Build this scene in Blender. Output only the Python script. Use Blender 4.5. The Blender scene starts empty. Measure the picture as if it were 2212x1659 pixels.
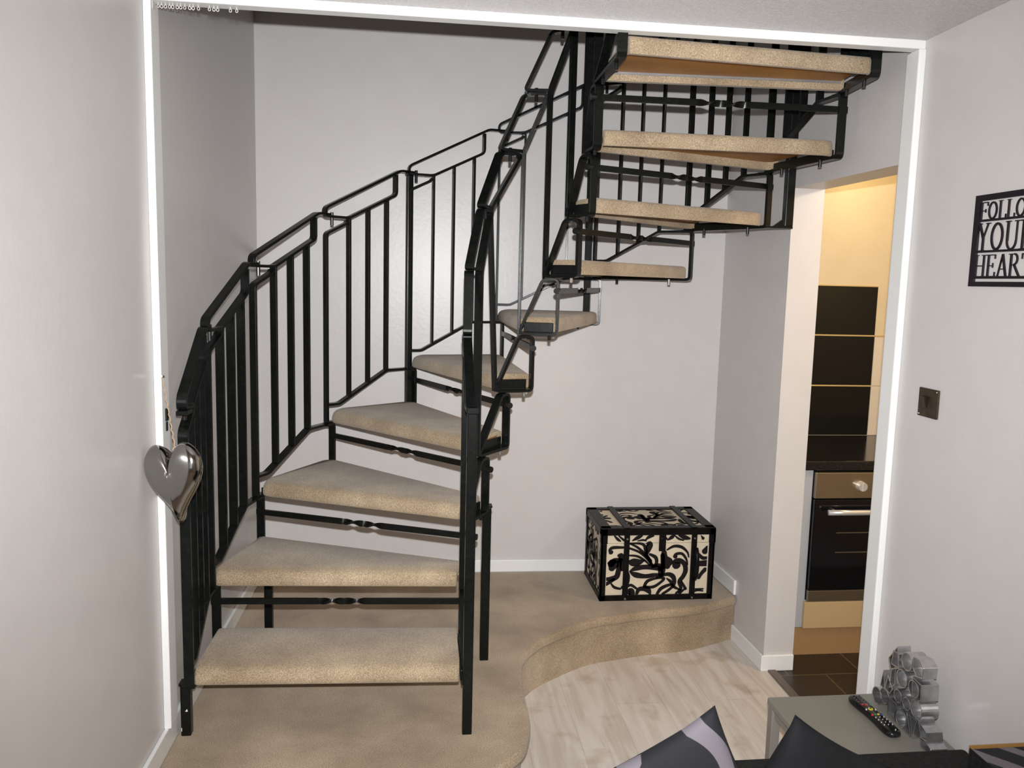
import bpy, bmesh, math, random
from mathutils import Vector, Matrix
from math import sin, cos, pi, radians
random.seed(7)
SC = bpy.context.scene
COL = SC.collection

# ------------------------------------------------------------ camera, world, lights, exposure
cam_d = bpy.data.cameras.new('camera')
cam = bpy.data.objects.new('camera', cam_d); COL.objects.link(cam)
cam_d.sensor_fit = 'HORIZONTAL'; cam_d.sensor_width = 36.0
cam_d.lens = 36.0 * 1772.0 / 2212.0
cam_d.shift_x = -21.96 / 2212.0
cam_d.shift_y = -3.02 / 2212.0
cam_d.clip_start = 0.05
CR = Vector((0.99248514, -0.11970458, 0.02537845))
CU = Vector((-0.01028448, 0.12506325, 0.99209547))
CF = Vector((0.12193228, 0.98490101, -0.12289232))
CP = Vector((0.7578, 0.0, 1.6551))
m = Matrix.Identity(4)
for i in range(3):
    m[i][0] = CR[i]; m[i][1] = CU[i]; m[i][2] = -CF[i]; m[i][3] = CP[i]
cam.matrix_world = m
SC.camera = cam

SC.view_settings.view_transform = 'Standard'
SC.view_settings.look = 'None'
SC.view_settings.exposure = 0.0
SC.view_settings.gamma = 1.0
SC.view_settings.use_curve_mapping = False

w = bpy.data.worlds.new('world'); SC.world = w; w.use_nodes = True
w.node_tree.nodes['Background'].inputs[0].default_value = (1.0, 0.88, 0.74, 1)
w.node_tree.nodes['Background'].inputs[1].default_value = 0.12

def light(name, kind, loc, power, col, size=0.05, rot=None, size_y=None):
    d = bpy.data.lights.new(name, kind); d.energy = power; d.color = col
    if kind == 'AREA':
        d.shape = 'RECTANGLE'; d.size = size; d.size_y = size_y or size
    else:
        d.shadow_soft_size = size
    o = bpy.data.objects.new(name, d); COL.objects.link(o); o.location = loc
    if rot: o.rotation_euler = rot
    return o

FLASH = 430.0
fl_ = light('camera_flash', 'SPOT', (CP.x + 0.004, 0.0, CP.z + 0.095), FLASH, (0.975, 0.985, 1.0), 0.012)
fl_.data.spot_size = radians(102); fl_.data.spot_blend = 1.0
fl_.rotation_euler = CF.to_track_quat('-Z', 'Y').to_euler()
# daylight coming in through the living room window behind the camera
light('window_daylight', 'AREA', (0.95, -2.9, 1.45), 4.0, (0.86, 0.93, 1.0), 1.5, (radians(90), 0, 0), 1.15)

# ------------------------------------------------------------ materials
LAMP_P = 20.0
def mat(name, col, rough=0.6, metal=0.0, spec=0.5, noise=None, bump=None, coat=0.0):
    """noise=(scale, second colour, contrast lo, hi); bump=(scale, strength, distance)"""
    mt = bpy.data.materials.new(name); mt.use_nodes = True
    nt = mt.node_tree; b = nt.nodes['Principled BSDF']
    b.inputs['Base Color'].default_value = (*col, 1)
    b.inputs['Roughness'].default_value = rough
    b.inputs['Metallic'].default_value = metal
    b.inputs['Specular IOR Level'].default_value = spec
    b.inputs['Coat Weight'].default_value = coat
    tc = nt.nodes.new('ShaderNodeTexCoord')
    if noise:
        n = nt.nodes.new('ShaderNodeTexNoise'); n.inputs['Scale'].default_value = noise[0]
        n.inputs['Detail'].default_value = 6
        r = nt.nodes.new('ShaderNodeValToRGB')
        r.color_ramp.elements[0].position = noise[2]; r.color_ramp.elements[1].position = noise[3]
        r.color_ramp.elements[0].color = (*col, 1); r.color_ramp.elements[1].color = (*noise[1], 1)
        nt.links.new(tc.outputs['Object'], n.inputs['Vector'])
        nt.links.new(n.outputs['Fac'], r.inputs['Fac'])
        nt.links.new(r.outputs['Color'], b.inputs['Base Color'])
    if bump:
        n2 = nt.nodes.new('ShaderNodeTexNoise'); n2.inputs['Scale'].default_value = bump[0]
        n2.inputs['Detail'].default_value = 4
        bp = nt.nodes.new('ShaderNodeBump'); bp.inputs['Strength'].default_value = bump[1]
        bp.inputs['Distance'].default_value = bump[2]
        nt.links.new(tc.outputs['Object'], n2.inputs['Vector'])
        nt.links.new(n2.outputs['Fac'], bp.inputs['Height'])
        nt.links.new(bp.outputs['Normal'], b.inputs['Normal'])
    return mt

M = {}
M['wall'] = mat('wall_paint', (0.588, 0.563, 0.548), 0.345, spec=0.42, noise=(9, (0.603, 0.58, 0.566), .35, .65), bump=(55, 0.10, 0.004))
M['ceil'] = mat('textured_ceiling', (0.67, 0.635, 0.635), 0.28, spec=0.6, noise=(190, (0.80, 0.78, 0.78), .50, .66), bump=(210, 1.0, 0.010))  # paler flecks put the sparkle of the artex into the colour
M['white'] = mat('white_gloss_paint', (0.80, 0.81, 0.80), 0.30, spec=0.5, bump=(30, 0.05, 0.002))
M['black'] = mat('black_painted_steel', (0.0035, 0.0045, 0.004), 0.26, spec=0.24, noise=(60, (0.007, 0.008, 0.007), .4, .7), bump=(90, 0.12, 0.001))
M['blackbolt'] = mat('black_steel_bolt', (0.012, 0.012, 0.012), 0.3, metal=0.3)
M['boltzinc'] = mat('zinc_bolt', (0.45, 0.43, 0.40), 0.35, metal=0.9)
M['ply'] = mat('stained_plywood', (0.30, 0.125, 0.022), 0.5, noise=(7, (0.42, 0.185, 0.035), .35, .7), bump=(80, 0.1, 0.001))
M['edge_strip'] = mat('grey_metal_strip', (0.26, 0.26, 0.27), 0.4, metal=0.5, noise=(12, (0.32, 0.31, 0.30), .4, .6))
M['cream'] = mat('cream_cloth_panel', (0.60, 0.515, 0.39), 0.7, noise=(60, (0.63, 0.545, 0.41), .4, .6))
M['flock'] = mat('black_flock', (0.008, 0.006, 0.006), 0.8, spec=0.2, bump=(300, .3, .001))
M['leather'] = mat('black_leatherette', (0.004, 0.0035, 0.0035), 0.36, spec=0.14, noise=(40, (0.008, 0.007, 0.007), .4, .7), bump=(160, 0.25, 0.001))
M['chrome'] = mat('polished_aluminium', (0.34, 0.335, 0.32), 0.09, metal=1.0, bump=(14, 0.05, 0.002))
M['silver'] = mat('brushed_silver', (0.62, 0.62, 0.63), 0.27, metal=0.95, noise=(50, (0.52, 0.52, 0.53), .4, .6))
M['stainless'] = mat('stainless_steel', (0.42, 0.36, 0.27), 0.30, metal=0.9, bump=(20, .03, .001))
M['handle'] = mat('pale_steel_handle', (0.80, 0.78, 0.75), 0.28, metal=0.6)
M['glassblack'] = mat('black_oven_glass', (0.005, 0.005, 0.006), 0.06, spec=0.5)
M['worktop'] = mat('black_worktop', (0.010, 0.010, 0.010), 0.14, spec=0.5, noise=(200, (0.03, 0.03, 0.03), .55, .75))
M['blacktile'] = mat('black_gloss_tile', (0.007, 0.007, 0.007), 0.12, spec=0.4)
M['grout_gold'] = mat('ochre_grout', (0.55, 0.38, 0.14), 0.6)
M['creamtile'] = mat('cream_wall_tile', (0.72, 0.62, 0.48), 0.2, spec=0.5)
M['kwall'] = mat('kitchen_yellow_paint', (0.66, 0.54, 0.34), 0.55, noise=(8, (0.68, 0.56, 0.36), .4, .6))
M['grey_panel'] = mat('grey_cabinet_side', (0.42, 0.43, 0.45), 0.4)
M['beech'] = mat('pale_wood_front', (0.52, 0.37, 0.19), 0.45, bump=(60, .05, .001))
M['plinthwood'] = mat('darker_wood_plinth', (0.36, 0.21, 0.095), 0.45, bump=(60, .05, .001))
M['tablegrey'] = mat('grey_taupe_table_paint', (0.215, 0.205, 0.172), 0.45, noise=(6, (0.23, 0.22, 0.187), .4, .6))
M['tableleg'] = mat('pale_grey_table_leg', (0.24, 0.215, 0.19), 0.55)
M['remote'] = mat('glossy_black_plastic', (0.006, 0.006, 0.006), 0.22, spec=0.5)
M['rubber'] = mat('dark_grey_rubber_keys', (0.05, 0.05, 0.05), 0.4)
M['red'] = mat('red_key', (0.45, 0.02, 0.025), 0.35)
M['green'] = mat('green_key', (0.02, 0.25, 0.06), 0.35)
M['yellow'] = mat('yellow_key', (0.62, 0.50, 0.02), 0.35)
M['blue'] = mat('blue_key', (0.03, 0.05, 0.30), 0.35)
M['whitekey'] = mat('white_key_print', (0.65, 0.65, 0.65), 0.4)
M['charcoal'] = mat('charcoal_upholstery', (0.010, 0.010, 0.010), 0.85, spec=0.2, noise=(80, (0.017, 0.017, 0.016), .4, .65), bump=(350, .35, .001))
M['plaincush'] = mat('dark_grey_cushion_cloth', (0.009, 0.0095, 0.011), 0.8, spec=0.2, noise=(14, (0.013, 0.013, 0.015), .35, .7), bump=(200, .2, .001))
M['tan'] = mat('tan_wood_rail', (0.30, 0.16, 0.05), 0.5)
M['signblack'] = mat('black_purple_sign', (0.008, 0.006, 0.010), 0.4, spec=0.4)
M['bronze'] = mat('dark_bronze_plate', (0.06, 0.045, 0.032), 0.22, metal=0.7, noise=(25, (0.11, 0.085, 0.055), .4, .7))
M['twine'] = mat('twine', (0.42, 0.30, 0.18), 0.9)
M['plastic'] = mat('white_plastic', (0.62, 0.60, 0.56), 0.4)
M['kfloor'] = None

def carpet_mat():
    mt = bpy.data.materials.new('beige_carpet'); mt.use_nodes = True
    nt = mt.node_tree; b = nt.nodes['Principled BSDF']; L = nt.links.new
    b.inputs['Roughness'].default_value = 0.95; b.inputs['Specular IOR Level'].default_value = 0.15
    b.inputs['Sheen Weight'].default_value = 0.25
    tc = nt.nodes.new('ShaderNodeTexCoord')
    n1 = nt.nodes.new('ShaderNodeTexNoise'); n1.inputs['Scale'].default_value = 4.5; n1.inputs['Detail'].default_value = 5
    n2 = nt.nodes.new('ShaderNodeTexNoise'); n2.inputs['Scale'].default_value = 330; n2.inputs['Detail'].default_value = 3
    r1 = nt.nodes.new('ShaderNodeValToRGB')
    r1.color_ramp.elements[0].position = .30; r1.color_ramp.elements[1].position = .70
    r1.color_ramp.elements[0].color = (0.275, 0.208, 0.135, 1); r1.color_ramp.elements[1].color = (0.465, 0.375, 0.262, 1)
    r2 = nt.nodes.new('ShaderNodeValToRGB')
    r2.color_ramp.elements[0].position = .36; r2.color_ramp.elements[1].position = .66
    r2.color_ramp.elements[0].color = (0.62, 0.59, 0.56, 1); r2.color_ramp.elements[1].color = (1.26, 1.24, 1.20, 1)
    mx = nt.nodes.new('ShaderNodeMix'); mx.data_type = 'RGBA'; mx.blend_type = 'MULTIPLY'; mx.inputs[0].default_value = 1.0
    bp = nt.nodes.new('ShaderNodeBump'); bp.inputs['Strength'].default_value = 0.6; bp.inputs['Distance'].default_value = 0.0025
    L(tc.outputs['Object'], n1.inputs['Vector']); L(tc.outputs['Object'], n2.inputs['Vector'])
    L(n1.outputs['Fac'], r1.inputs['Fac']); L(n2.outputs['Fac'], r2.inputs['Fac'])
    L(r1.outputs['Color'], mx.inputs[6]); L(r2.outputs['Color'], mx.inputs[7]); L(mx.outputs[2], b.inputs['Base Color'])
    L(n2.outputs['Fac'], bp.inputs['Height']); L(bp.outputs['Normal'], b.inputs['Normal'])
    return mt
M['carpet'] = carpet_mat()

def laminate_mat():
    mt = bpy.data.materials.new('whitewashed_laminate'); mt.use_nodes = True
    nt = mt.node_tree; b = nt.nodes['Principled BSDF']; L = nt.links.new
    b.inputs['Roughness'].default_value = 0.42
    tc = nt.nodes.new('ShaderNodeTexCoord')
    mp = nt.nodes.new('ShaderNodeMapping'); mp.inputs['Rotation'].default_value = (0, 0, radians(90))
    br = nt.nodes.new('ShaderNodeTexBrick'); br.inputs['Scale'].default_value = 1.0
    br.inputs['Brick Width'].default_value = 1.2; br.inputs['Row Height'].default_value = 0.192
    br.inputs['Mortar Size'].default_value = 0.0012; br.inputs['Mortar Smooth'].default_value = 0.2
    br.inputs['Color1'].default_value = (0.62, 0.57, 0.52, 1); br.inputs['Color2'].default_value = (0.65, 0.61, 0.56, 1)
    br.inputs['Mortar'].default_value = (0.52, 0.46, 0.41, 1)
    mp2 = nt.nodes.new('ShaderNodeMapping'); mp2.inputs['Scale'].default_value = (14, 1.4, 1)
    n = nt.nodes.new('ShaderNodeTexNoise'); n.inputs['Scale'].default_value = 2.0; n.inputs['Detail'].default_value = 8; n.inputs['Distortion'].default_value = 0.6
    r = nt.nodes.new('ShaderNodeValToRGB')
    r.color_ramp.elements[0].position = .33; r.color_ramp.elements[1].position = .62
    r.color_ramp.elements[0].color = (0.84, 0.80, 0.76, 1); r.color_ramp.elements[1].color = (1.05, 1.05, 1.05, 1)
    n3 = nt.nodes.new('ShaderNodeTexNoise'); n3.inputs['Scale'].default_value = 7; n3.inputs['Detail'].default_value = 3
    r3 = nt.nodes.new('ShaderNodeValToRGB')
    r3.color_ramp.elements[0].position = .30; r3.color_ramp.elements[1].position = .42
    r3.color_ramp.elements[0].color = (0.82, 0.77, 0.71, 1); r3.color_ramp.elements[1].color = (1, 1, 1, 1)
    mx = nt.nodes.new('ShaderNodeMix'); mx.data_type = 'RGBA'; mx.blend_type = 'MULTIPLY'; mx.inputs[0].default_value = 1
    mx2 = nt.nodes.new('ShaderNodeMix'); mx2.data_type = 'RGBA'; mx2.blend_type = 'MULTIPLY'; mx2.inputs[0].default_value = 1
    L(tc.outputs['Object'], mp.inputs['Vector']); L(mp.outputs['Vector'], br.inputs['Vector'])
    L(tc.outputs['Object'], mp2.inputs['Vector']); L(mp2.outputs['Vector'], n.inputs['Vector'])
    L(n.outputs['Fac'], r.inputs['Fac']); L(tc.outputs['Object'], n3.inputs['Vector']); L(n3.outputs['Fac'], r3.inputs['Fac'])
    L(br.outputs['Color'], mx.inputs[6]); L(r.outputs['Color'], mx.inputs[7])
    L(mx.outputs[2], mx2.inputs[6]); L(r3.outputs['Color'], mx2.inputs[7]); L(mx2.outputs[2], b.inputs['Base Color'])
    return mt
M['laminate'] = laminate_mat()

def kfloor_mat():
    mt = bpy.data.materials.new('dark_floor_tiles'); mt.use_nodes = True
    nt = mt.node_tree; b = nt.nodes['Principled BSDF']; L = nt.links.new
    b.inputs['Roughness'].default_value = 0.35
    tc = nt.nodes.new('ShaderNodeTexCoord')
    mp = nt.nodes.new('ShaderNodeMapping'); mp.inputs['Location'].default_value = (-0.01, -0.185, 0)
    br = nt.nodes.new('ShaderNodeTexBrick'); br.inputs['Scale'].default_value = 1.0
    br.inputs['Brick Width'].default_value = 0.333; br.inputs['Row Height'].default_value = 0.333
    br.offset = 0.5
    br.inputs['Mortar Size'].default_value = 0.004
    br.inputs['Color1'].default_value = (0.022, 0.015, 0.010, 1); br.inputs['Color2'].default_value = (0.028, 0.020, 0.014, 1)
    br.inputs['Mortar'].default_value = (0.10, 0.075, 0.04, 1)
    L(tc.outputs['Object'], mp.inputs['Vector']); L(mp.outputs['Vector'], br.inputs['Vector']); L(br.outputs['Color'], b.inputs['Base Color'])
    return mt
M['kfloor'] = kfloor_mat()

def scroll_mat():
    """dark navy cloth with broad grey scroll bands"""
    mt = bpy.data.materials.new('navy_cloth_grey_scrolls'); mt.use_nodes = True
    nt = mt.node_tree; b = nt.nodes['Principled BSDF']; L = nt.links.new
    b.inputs['Roughness'].default_value = 0.85;     tc = nt.nodes.new('ShaderNodeTexCoord')
    wv = nt.nodes.new('ShaderNodeTexWave'); wv.wave_type = 'RINGS'; wv.rings_direction = 'Z'
    wv.inputs['Scale'].default_value = 3.4; wv.inputs['Distortion'].default_value = 5.5
    wv.inputs['Phase Offset'].default_value = 1.7; wv.inputs['Detail'].default_value = 0.5; wv.inputs['Detail Scale'].default_value = 1.0
    mp = nt.nodes.new('ShaderNodeMapping'); mp.inputs['Location'].default_value = (0.07, 0.05, 0)
    r = nt.nodes.new('ShaderNodeValToRGB'); r.color_ramp.interpolation = 'LINEAR'
    r.color_ramp.elements[0].position = .64; r.color_ramp.elements[1].position = .67
    r.color_ramp.elements[0].color = (0.006, 0.0065, 0.0095, 1); r.color_ramp.elements[1].color = (0.14, 0.125, 0.145, 1)
    L(tc.outputs['Object'], mp.inputs['Vector']); L(mp.outputs['Vector'], wv.inputs['Vector'])
    L(wv.outputs['Fac'], r.inputs['Fac']); L(r.outputs['Color'], b.inputs['Base Color'])
    n = nt.nodes.new('ShaderNodeTexNoise'); n.inputs['Scale'].default_value = 300
    bp = nt.nodes.new('ShaderNodeBump'); bp.inputs['Strength'].default_value = .4; bp.inputs['Distance'].default_value = .001
    L(tc.outputs['Object'], n.inputs['Vector']); L(n.outputs['Fac'], bp.inputs['Height']); L(bp.outputs['Normal'], b.inputs['Normal'])
    return mt
M['scroll'] = scroll_mat()

# ------------------------------------------------------------ helpers
class MB:
    def __init__(s): s.v = []; s.f = []
    def add(s, vs, fs):
        o = len(s.v); s.v += [tuple(v) for v in vs]; s.f += [tuple(i + o for i in f) for f in fs]; return s
    def box(s, a, b):
        x0, y0, z0 = a; x1, y1, z1 = b
        return s.add([(x0,y0,z0),(x1,y0,z0),(x1,y1,z0),(x0,y1,z0),(x0,y0,z1),(x1,y0,z1),(x1,y1,z1),(x0,y1,z1)],
                     [(0,3,2,1),(4,5,6,7),(0,1,5,4),(1,2,6,5),(2,3,7,6),(3,0,4,7)])
    def prism(s, poly, z0, z1, mp=None):
        n = len(poly)
        vs = [(x, y, z0) for x, y in poly] + [(x, y, z1) for x, y in poly]
        if mp: vs = [mp(v) for v in vs]
        fs = [tuple(range(n))[::-1], tuple(range(n, 2*n))] + [(i, (i+1) % n, n+(i+1) % n, n+i) for i in range(n)]
        return s.add(vs, fs)
    def obb(s, c, ax, ay, az, hx, hy, hz):
        c = Vector(c); ax = Vector(ax).normalized()*hx; ay = Vector(ay).normalized()*hy; az = Vector(az).normalized()*hz
        vs = [c + ax*i + ay*j + az*k for k in (-1,1) for i, j in ((-1,-1),(1,-1),(1,1),(-1,1))]
        return s.add(vs, [(0,3,2,1),(4,5,6,7),(0,1,5,4),(1,2,6,5),(2,3,7,6),(3,0,4,7)])
    def cyl(s, a, b, r, n=14, r2=None):
        a = Vector(a); b = Vector(b); d = (b-a).normalized(); r2 = r if r2 is None else r2
        u = d.orthogonal().normalized(); w_ = d.cross(u)
        vs = [a + (u*cos(2*pi*i/n) + w_*sin(2*pi*i/n))*r for i in range(n)] + [b + (u*cos(2*pi*i/n) + w_*sin(2*pi*i/n))*r2 for i in range(n)]
        return s.add(vs, [tuple(range(n))[::-1], tuple(range(n, 2*n))] + [(i, (i+1) % n, n+(i+1) % n, n+i) for i in range(n)])
    def tube(s, pts, r, n=8, closed=False):
        P = [Vector(p) for p in pts]; k = len(P); rings = []
        up = None
        for i in range(k):
            if closed: t = (P[(i+1) % k] - P[i-1])
            else: t = P[min(i+1, k-1)] - P[max(i-1, 0)]
            t.normalize()
            if up is None: up = t.orthogonal().normalized()
            up = (up - t*up.dot(t)).normalized(); v_ = t.cross(up)
            rr = r(i/(k-1)) if callable(r) else r
            rings.append([P[i] + (up*cos(2*pi*j/n) + v_*sin(2*pi*j/n))*rr for j in range(n)])
        vs = [v for q in rings for v in q]; fs = []
        for i in range(k if closed else k-1):
            a = i*n; b = ((i+1) % k)*n
            for j in range(n): fs.append((a+j, a+(j+1) % n, b+(j+1) % n, b+j))
        if not closed: fs += [tuple(range(n))[::-1], tuple(range((k-1)*n, k*n))]
        return s.add(vs, fs)
    def strip(s, pts, nrm, wd, th, closed=False):
        """rectangular bar swept along a path lying in a plane whose normal is nrm"""
        P = [Vector(p) for p in pts]; N = Vector(nrm).normalized(); k = len(P); vs = []
        for i in range(k):
            if closed or 0 < i < k-1:
                t1 = (P[i] - P[i-1]).normalized(); t2 = (P[(i+1) % k] - P[i]).normalized()
            elif i == 0: t1 = t2 = (P[1]-P[0]).normalized()
            else: t1 = t2 = (P[-1]-P[-2]).normalized()
            m1 = N.cross(t1); m2 = N.cross(t2); mm = (m1+m2)
            if mm.length < 1e-6: mm = m1.copy()
            mm.normalize(); sc = 1/max(0.45, mm.dot(m1)); mm = mm*sc*th/2
            nn = N*wd/2
            vs += [P[i]+mm+nn, P[i]-mm+nn, P[i]-mm-nn, P[i]+mm-nn]
        fs = []
        for i in range(k if closed else k-1):
            a = 4*i; b = 4*((i+1) % k)
            for j in range(4): fs.append((a+j, a+(j+1) % 4, b+(j+1) % 4, b+j))
        if not closed: fs += [(3,2,1,0), (4*k-4, 4*k-3, 4*k-2, 4*k-1)]
        return s.add(vs, fs)
    def build(s, name, m_, parent=None, bevel=0, seg=2, smooth=False, loc=None, angle=40):
        me = bpy.data.meshes.new(name); me.from_pydata(s.v, [], s.f)
        bm = bmesh.new(); bm.from_mesh(me); bmesh.ops.recalc_face_normals(bm, faces=bm.faces); bm.to_mesh(me); bm.free()
        if loc is not None:
            me.transform(Matrix.Translation(-Vector(loc)))
        o = bpy.data.objects.new(name, me); COL.objects.link(o)
        if loc is not None: o.location = loc
        ms = m_ if isinstance(m_, (list, tuple)) else [m_]
        for q in ms: me.materials.append(q)
        if parent is not None:
            o.parent = parent
            pl = Vector((0,0,0)); p = parent
            while p is not None: pl += p.location; p = p.parent
            o.location = (Vector(loc) if loc is not None else Vector((0,0,0))) - pl
        if smooth:
            for p in me.polygons: p.use_smooth = True
        if bevel:
            bv = o.modifiers.new('bevel', 'BEVEL'); bv.width = bevel; bv.segments = seg; bv.limit_method = 'ANGLE'; bv.angle_limit = radians(angle)
        return o

def tag(o, label=None, cat=None, group=None, kind=None):
    if label: o['label'] = label
    if cat: o['category'] = cat
    if group: o['group'] = group
    if kind: o['kind'] = kind
    return o

def thing(name, loc, label, cat, group=None):
    o = bpy.data.objects.new(name, None); COL.objects.link(o); o.location = loc; o.empty_display_size = .05
    return tag(o, label, cat, group)

def struct(o): o['kind'] = 'structure'; return o

def fillet(pts, r, n=4, closed=False):
    P = [Vector(p) for p in pts]; out = []; k = len(P)
    for i in range(k):
        if not closed and i in (0, k-1): out.append(P[i]); continue
        a = P[i-1] - P[i]; b = P[(i+1) % k] - P[i]
        rr = min(r, a.length*.45, b.length*.45)
        p1 = P[i] + a.normalized()*rr; p2 = P[i] + b.normalized()*rr
        for j in range(n+1):
            t = j/n; out.append(p1*(1-t)**2 + P[i]*2*t*(1-t) + p2*t*t)
    return out

# ------------------------------------------------------------ room shell
H0 = 0.218            # carpeted platform height
CZ = 2.412            # living room ceiling
TY = 2.459            # plane of the opening trim
YB = 3.9434
def yb(x): return YB - 0.0193*x
def xr(y): return 2.2174 + 0.0389*(YB - y) if y > 2.50 else 2.27
TOP = 4.95

fl = MB().box((-0.15, -3.1, -0.06), (2.30, 4.1, 0.0)); struct(fl.build('floor', M['laminate']))
kf = MB().box((2.30, 2.2, -0.06), (3.9, 4.1, 0.0)); struct(kf.build('floor', M['kfloor']))
struct(MB().box((-0.14, -3.1, 0), (0, 4.1, TOP)).build('wall_left', M['wall']))
bw = MB(); bw.add([(0,yb(0),0),(2.42,yb(2.42),0),(2.42,4.12,0),(0,4.12,0),(0,yb(0),TOP),(2.42,yb(2.42),TOP),(2.42,4.12,TOP),(0,4.12,TOP)],
                  [(0,3,2,1),(4,5,6,7),(0,1,5,4),(1,2,6,5),(2,3,7,6),(3,0,4,7)])
struct(bw.build('wall_back', M['wall']))
# right wall, with the kitchen doorway cut out of it
DY0, DY1, DH, WT = 2.541, 3.237, 2.056, 0.134
rw = MB()
rw.prism([(xr(DY1), DY1), (xr(DY1)+WT, DY1), (xr(YB)+WT, YB), (xr(YB), YB)], 0, TOP)
rw.prism([(xr(DY0), DY0), (xr(DY0)+WT, DY0), (xr(DY1)+WT, DY1), (xr(DY1), DY1)], DH, TOP)
rw.prism([(2.27, -3.1), (2.27+WT, -3.1), (2.27+WT, DY0), (xr(DY0), DY0), (2.27, 2.50)], 0, TOP)
struct(rw.build('wall_right', M['wall']))
# wall behind the camera with a window opening
wb = MB(); wb.box((0,-3.1,0),(0.2,-3.0,CZ)).box((1.7,-3.1,0),(2.27,-3.0,CZ)).box((0.2,-3.1,0),(1.7,-3.0,0.88)).box((0.2,-3.1,2.03),(1.7,-3.0,CZ))
struct(wb.build('wall_behind', M['wall']))
wf = MB()
for x0, x1 in ((0.2,0.25),(0.925,0.975),(1.65,1.7)): wf.box((x0,-3.08,0.88),(x1,-3.03,2.03))
for z0, z1 in ((0.88,0.93),(1.98,2.03)): wf.box((0.2,-3.08,z0),(1.7,-3.03,z1))
struct(wf.build('window_1', M['white']))
# ceiling of the living room, thick enough to be the floor above
struct(MB().box((0, -3.1, CZ), (2.27, TY+0.02, 2.593)).build('ceiling', M['ceil']))
struct(MB().box((-0.14, -3.1, TOP), (3.9, 4.12, TOP+0.05)).build('ceiling', M['wall']))
struct(MB().box((-0.14, -3.15, 2.593), (2.42, -3.1, TOP)).build('wall_upstairs', M['wall']))

# white trims framing the opening
trz0 = H0 + 0.071
struct(MB().box((0.0, 2.43, trz0), (0.021, 2.50, 2.386)).build('trim_1', M['white'], bevel=.003))
struct(MB().box((2.2465, 2.43, 0.0), (2.2705, 2.50, 2.386)).build('trim_2', M['white'], bevel=.005, seg=3))
struct(MB().box((0.0, 2.437, 2.386), (2.2705, 2.482, 2.4125)).build('trim_3', M['white'], bevel=.003))

# baseboards
def board(name, pts, z0, z1, t=0.013):
    """pts: wall-foot polyline, board offset to the left of the direction of travel"""
    b = MB()
    for (x0, y0), (x1, y1) in zip(pts[:-1], pts[1:]):
        d = Vector((x1-x0, y1-y0, 0)); n = Vector((-d.y, d.x, 0)).normalized()*t
        b.prism([(x0, y0), (x1, y1), (x1+n.x, y1+n.y), (x0+n.x, y0+n.y)], z0, z1)
    return struct(b.build(name, M['white'], bevel=.004, seg=3))
board('baseboard_left', [(0.0, YB), (0.0, 2.02)], H0, H0+0.072)
board('baseboard_left', [(0.0, 2.02), (0.0, -3.0)], 0, 0.072)
board('baseboard_back', [(2.2174, yb(2.2)), (0.013, yb(0))], H0, H0+0.062)
board('baseboard_right', [(xr(3.545), 3.545), (xr(YB), YB)], H0, H0+0.072)
board('baseboard_right', [(xr(DY1)-0.0, DY1-0.013), (xr(3.555), 3.555)], 0, 0.072)
board('baseboard_doorway', [(xr(DY1)+WT, DY1), (xr(DY1)-0.013, DY1)], 0, 0.072)
board('baseboard_right', [(2.27, -3.0), (2.27, 2.43)], 0, 0.072)

# door threshold strip
th = thing('threshold_strip', (2.29, 2.89, 0), 'dark metal threshold strip across the kitchen doorway floor', 'threshold')
MB().box((2.262, DY0, 0.0), (2.298, DY1-0.014, 0.009)).build('strip', mat('dark_threshold', (0.15,0.125,0.11), .45, metal=.3), th, bevel=.003)

# ------------------------------------------------------------ carpeted platform with the curved edge
nose = [(2.230, 3.525), (1.998, 3.422), (1.765, 3.381), (1.625, 3.346), (1.493, 3.305), (1.358, 3.214), (1.269, 3.141),
        (1.216, 3.079), (1.178, 3.017), (1.153, 2.957), (1.138, 2.86), (1.130, 2.75), (1.129, 2.642), (1.128, 2.557), (1.122, 2.489),
        (1.102, 2.403), (1.081, 2.353), (1.042, 2.307), (1.006, 2.274), (0.92, 2.20), (0.80, 2.13), (0.5, 2.05), (0.25, 2.025), (0.0, 2.02)]
def catmull(P, n=6):
    out = []
    for i in range(len(P)-1):
        p0 = P[max(i-1, 0)]; p1 = P[i]; p2 = P[i+1]; p3 = P[min(i+2, len(P)-1)]
        for j in range(n):
            t = j/n
            out.append(tuple(0.5*((2*p1[c]) + (-p0[c]+p2[c])*t + (2*p0[c]-5*p1[c]+4*p2[c]-p3[c])*t*t + (-p0[c]+3*p1[c]-3*p2[c]+p3[c])*t**3) for c in range(len(p1))))
    out.append(tuple(P[-1])); return out
nz = catmull(nose, 4)
def inset(P, d):
    out = []
    for i in range(len(P)):
        a = Vector(P[max(i-1, 0)]); b = Vector(P[min(i+1, len(P)-1)]); t = (b-a).normalized(); n = Vector((t.y, -t.x))
        out.append((P[i][0]+n.x*d, P[i][1]+n.y*d))
    return out
ins = inset(nz, 0.028)
ins[0] = (2.228, ins[0][1]); ins[-1] = (0.0, ins[-1][1])
plat = thing('carpeted_platform', (1.0, 3.1, 0), 'low beige carpeted platform with an S-curved front edge under the spiral staircase', 'platform')
tail = [(0.0, YB-0.002), (2.2174, yb(2.2)-0.002)]
MB().prism(nz + tail, 0.175, H0).build('carpet_top', M['carpet'], plat, bevel=.016, seg=4, angle=60)
MB().prism(ins + tail, 0.0, 0.178).build('carpet_riser', M['carpet'], plat)

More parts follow.
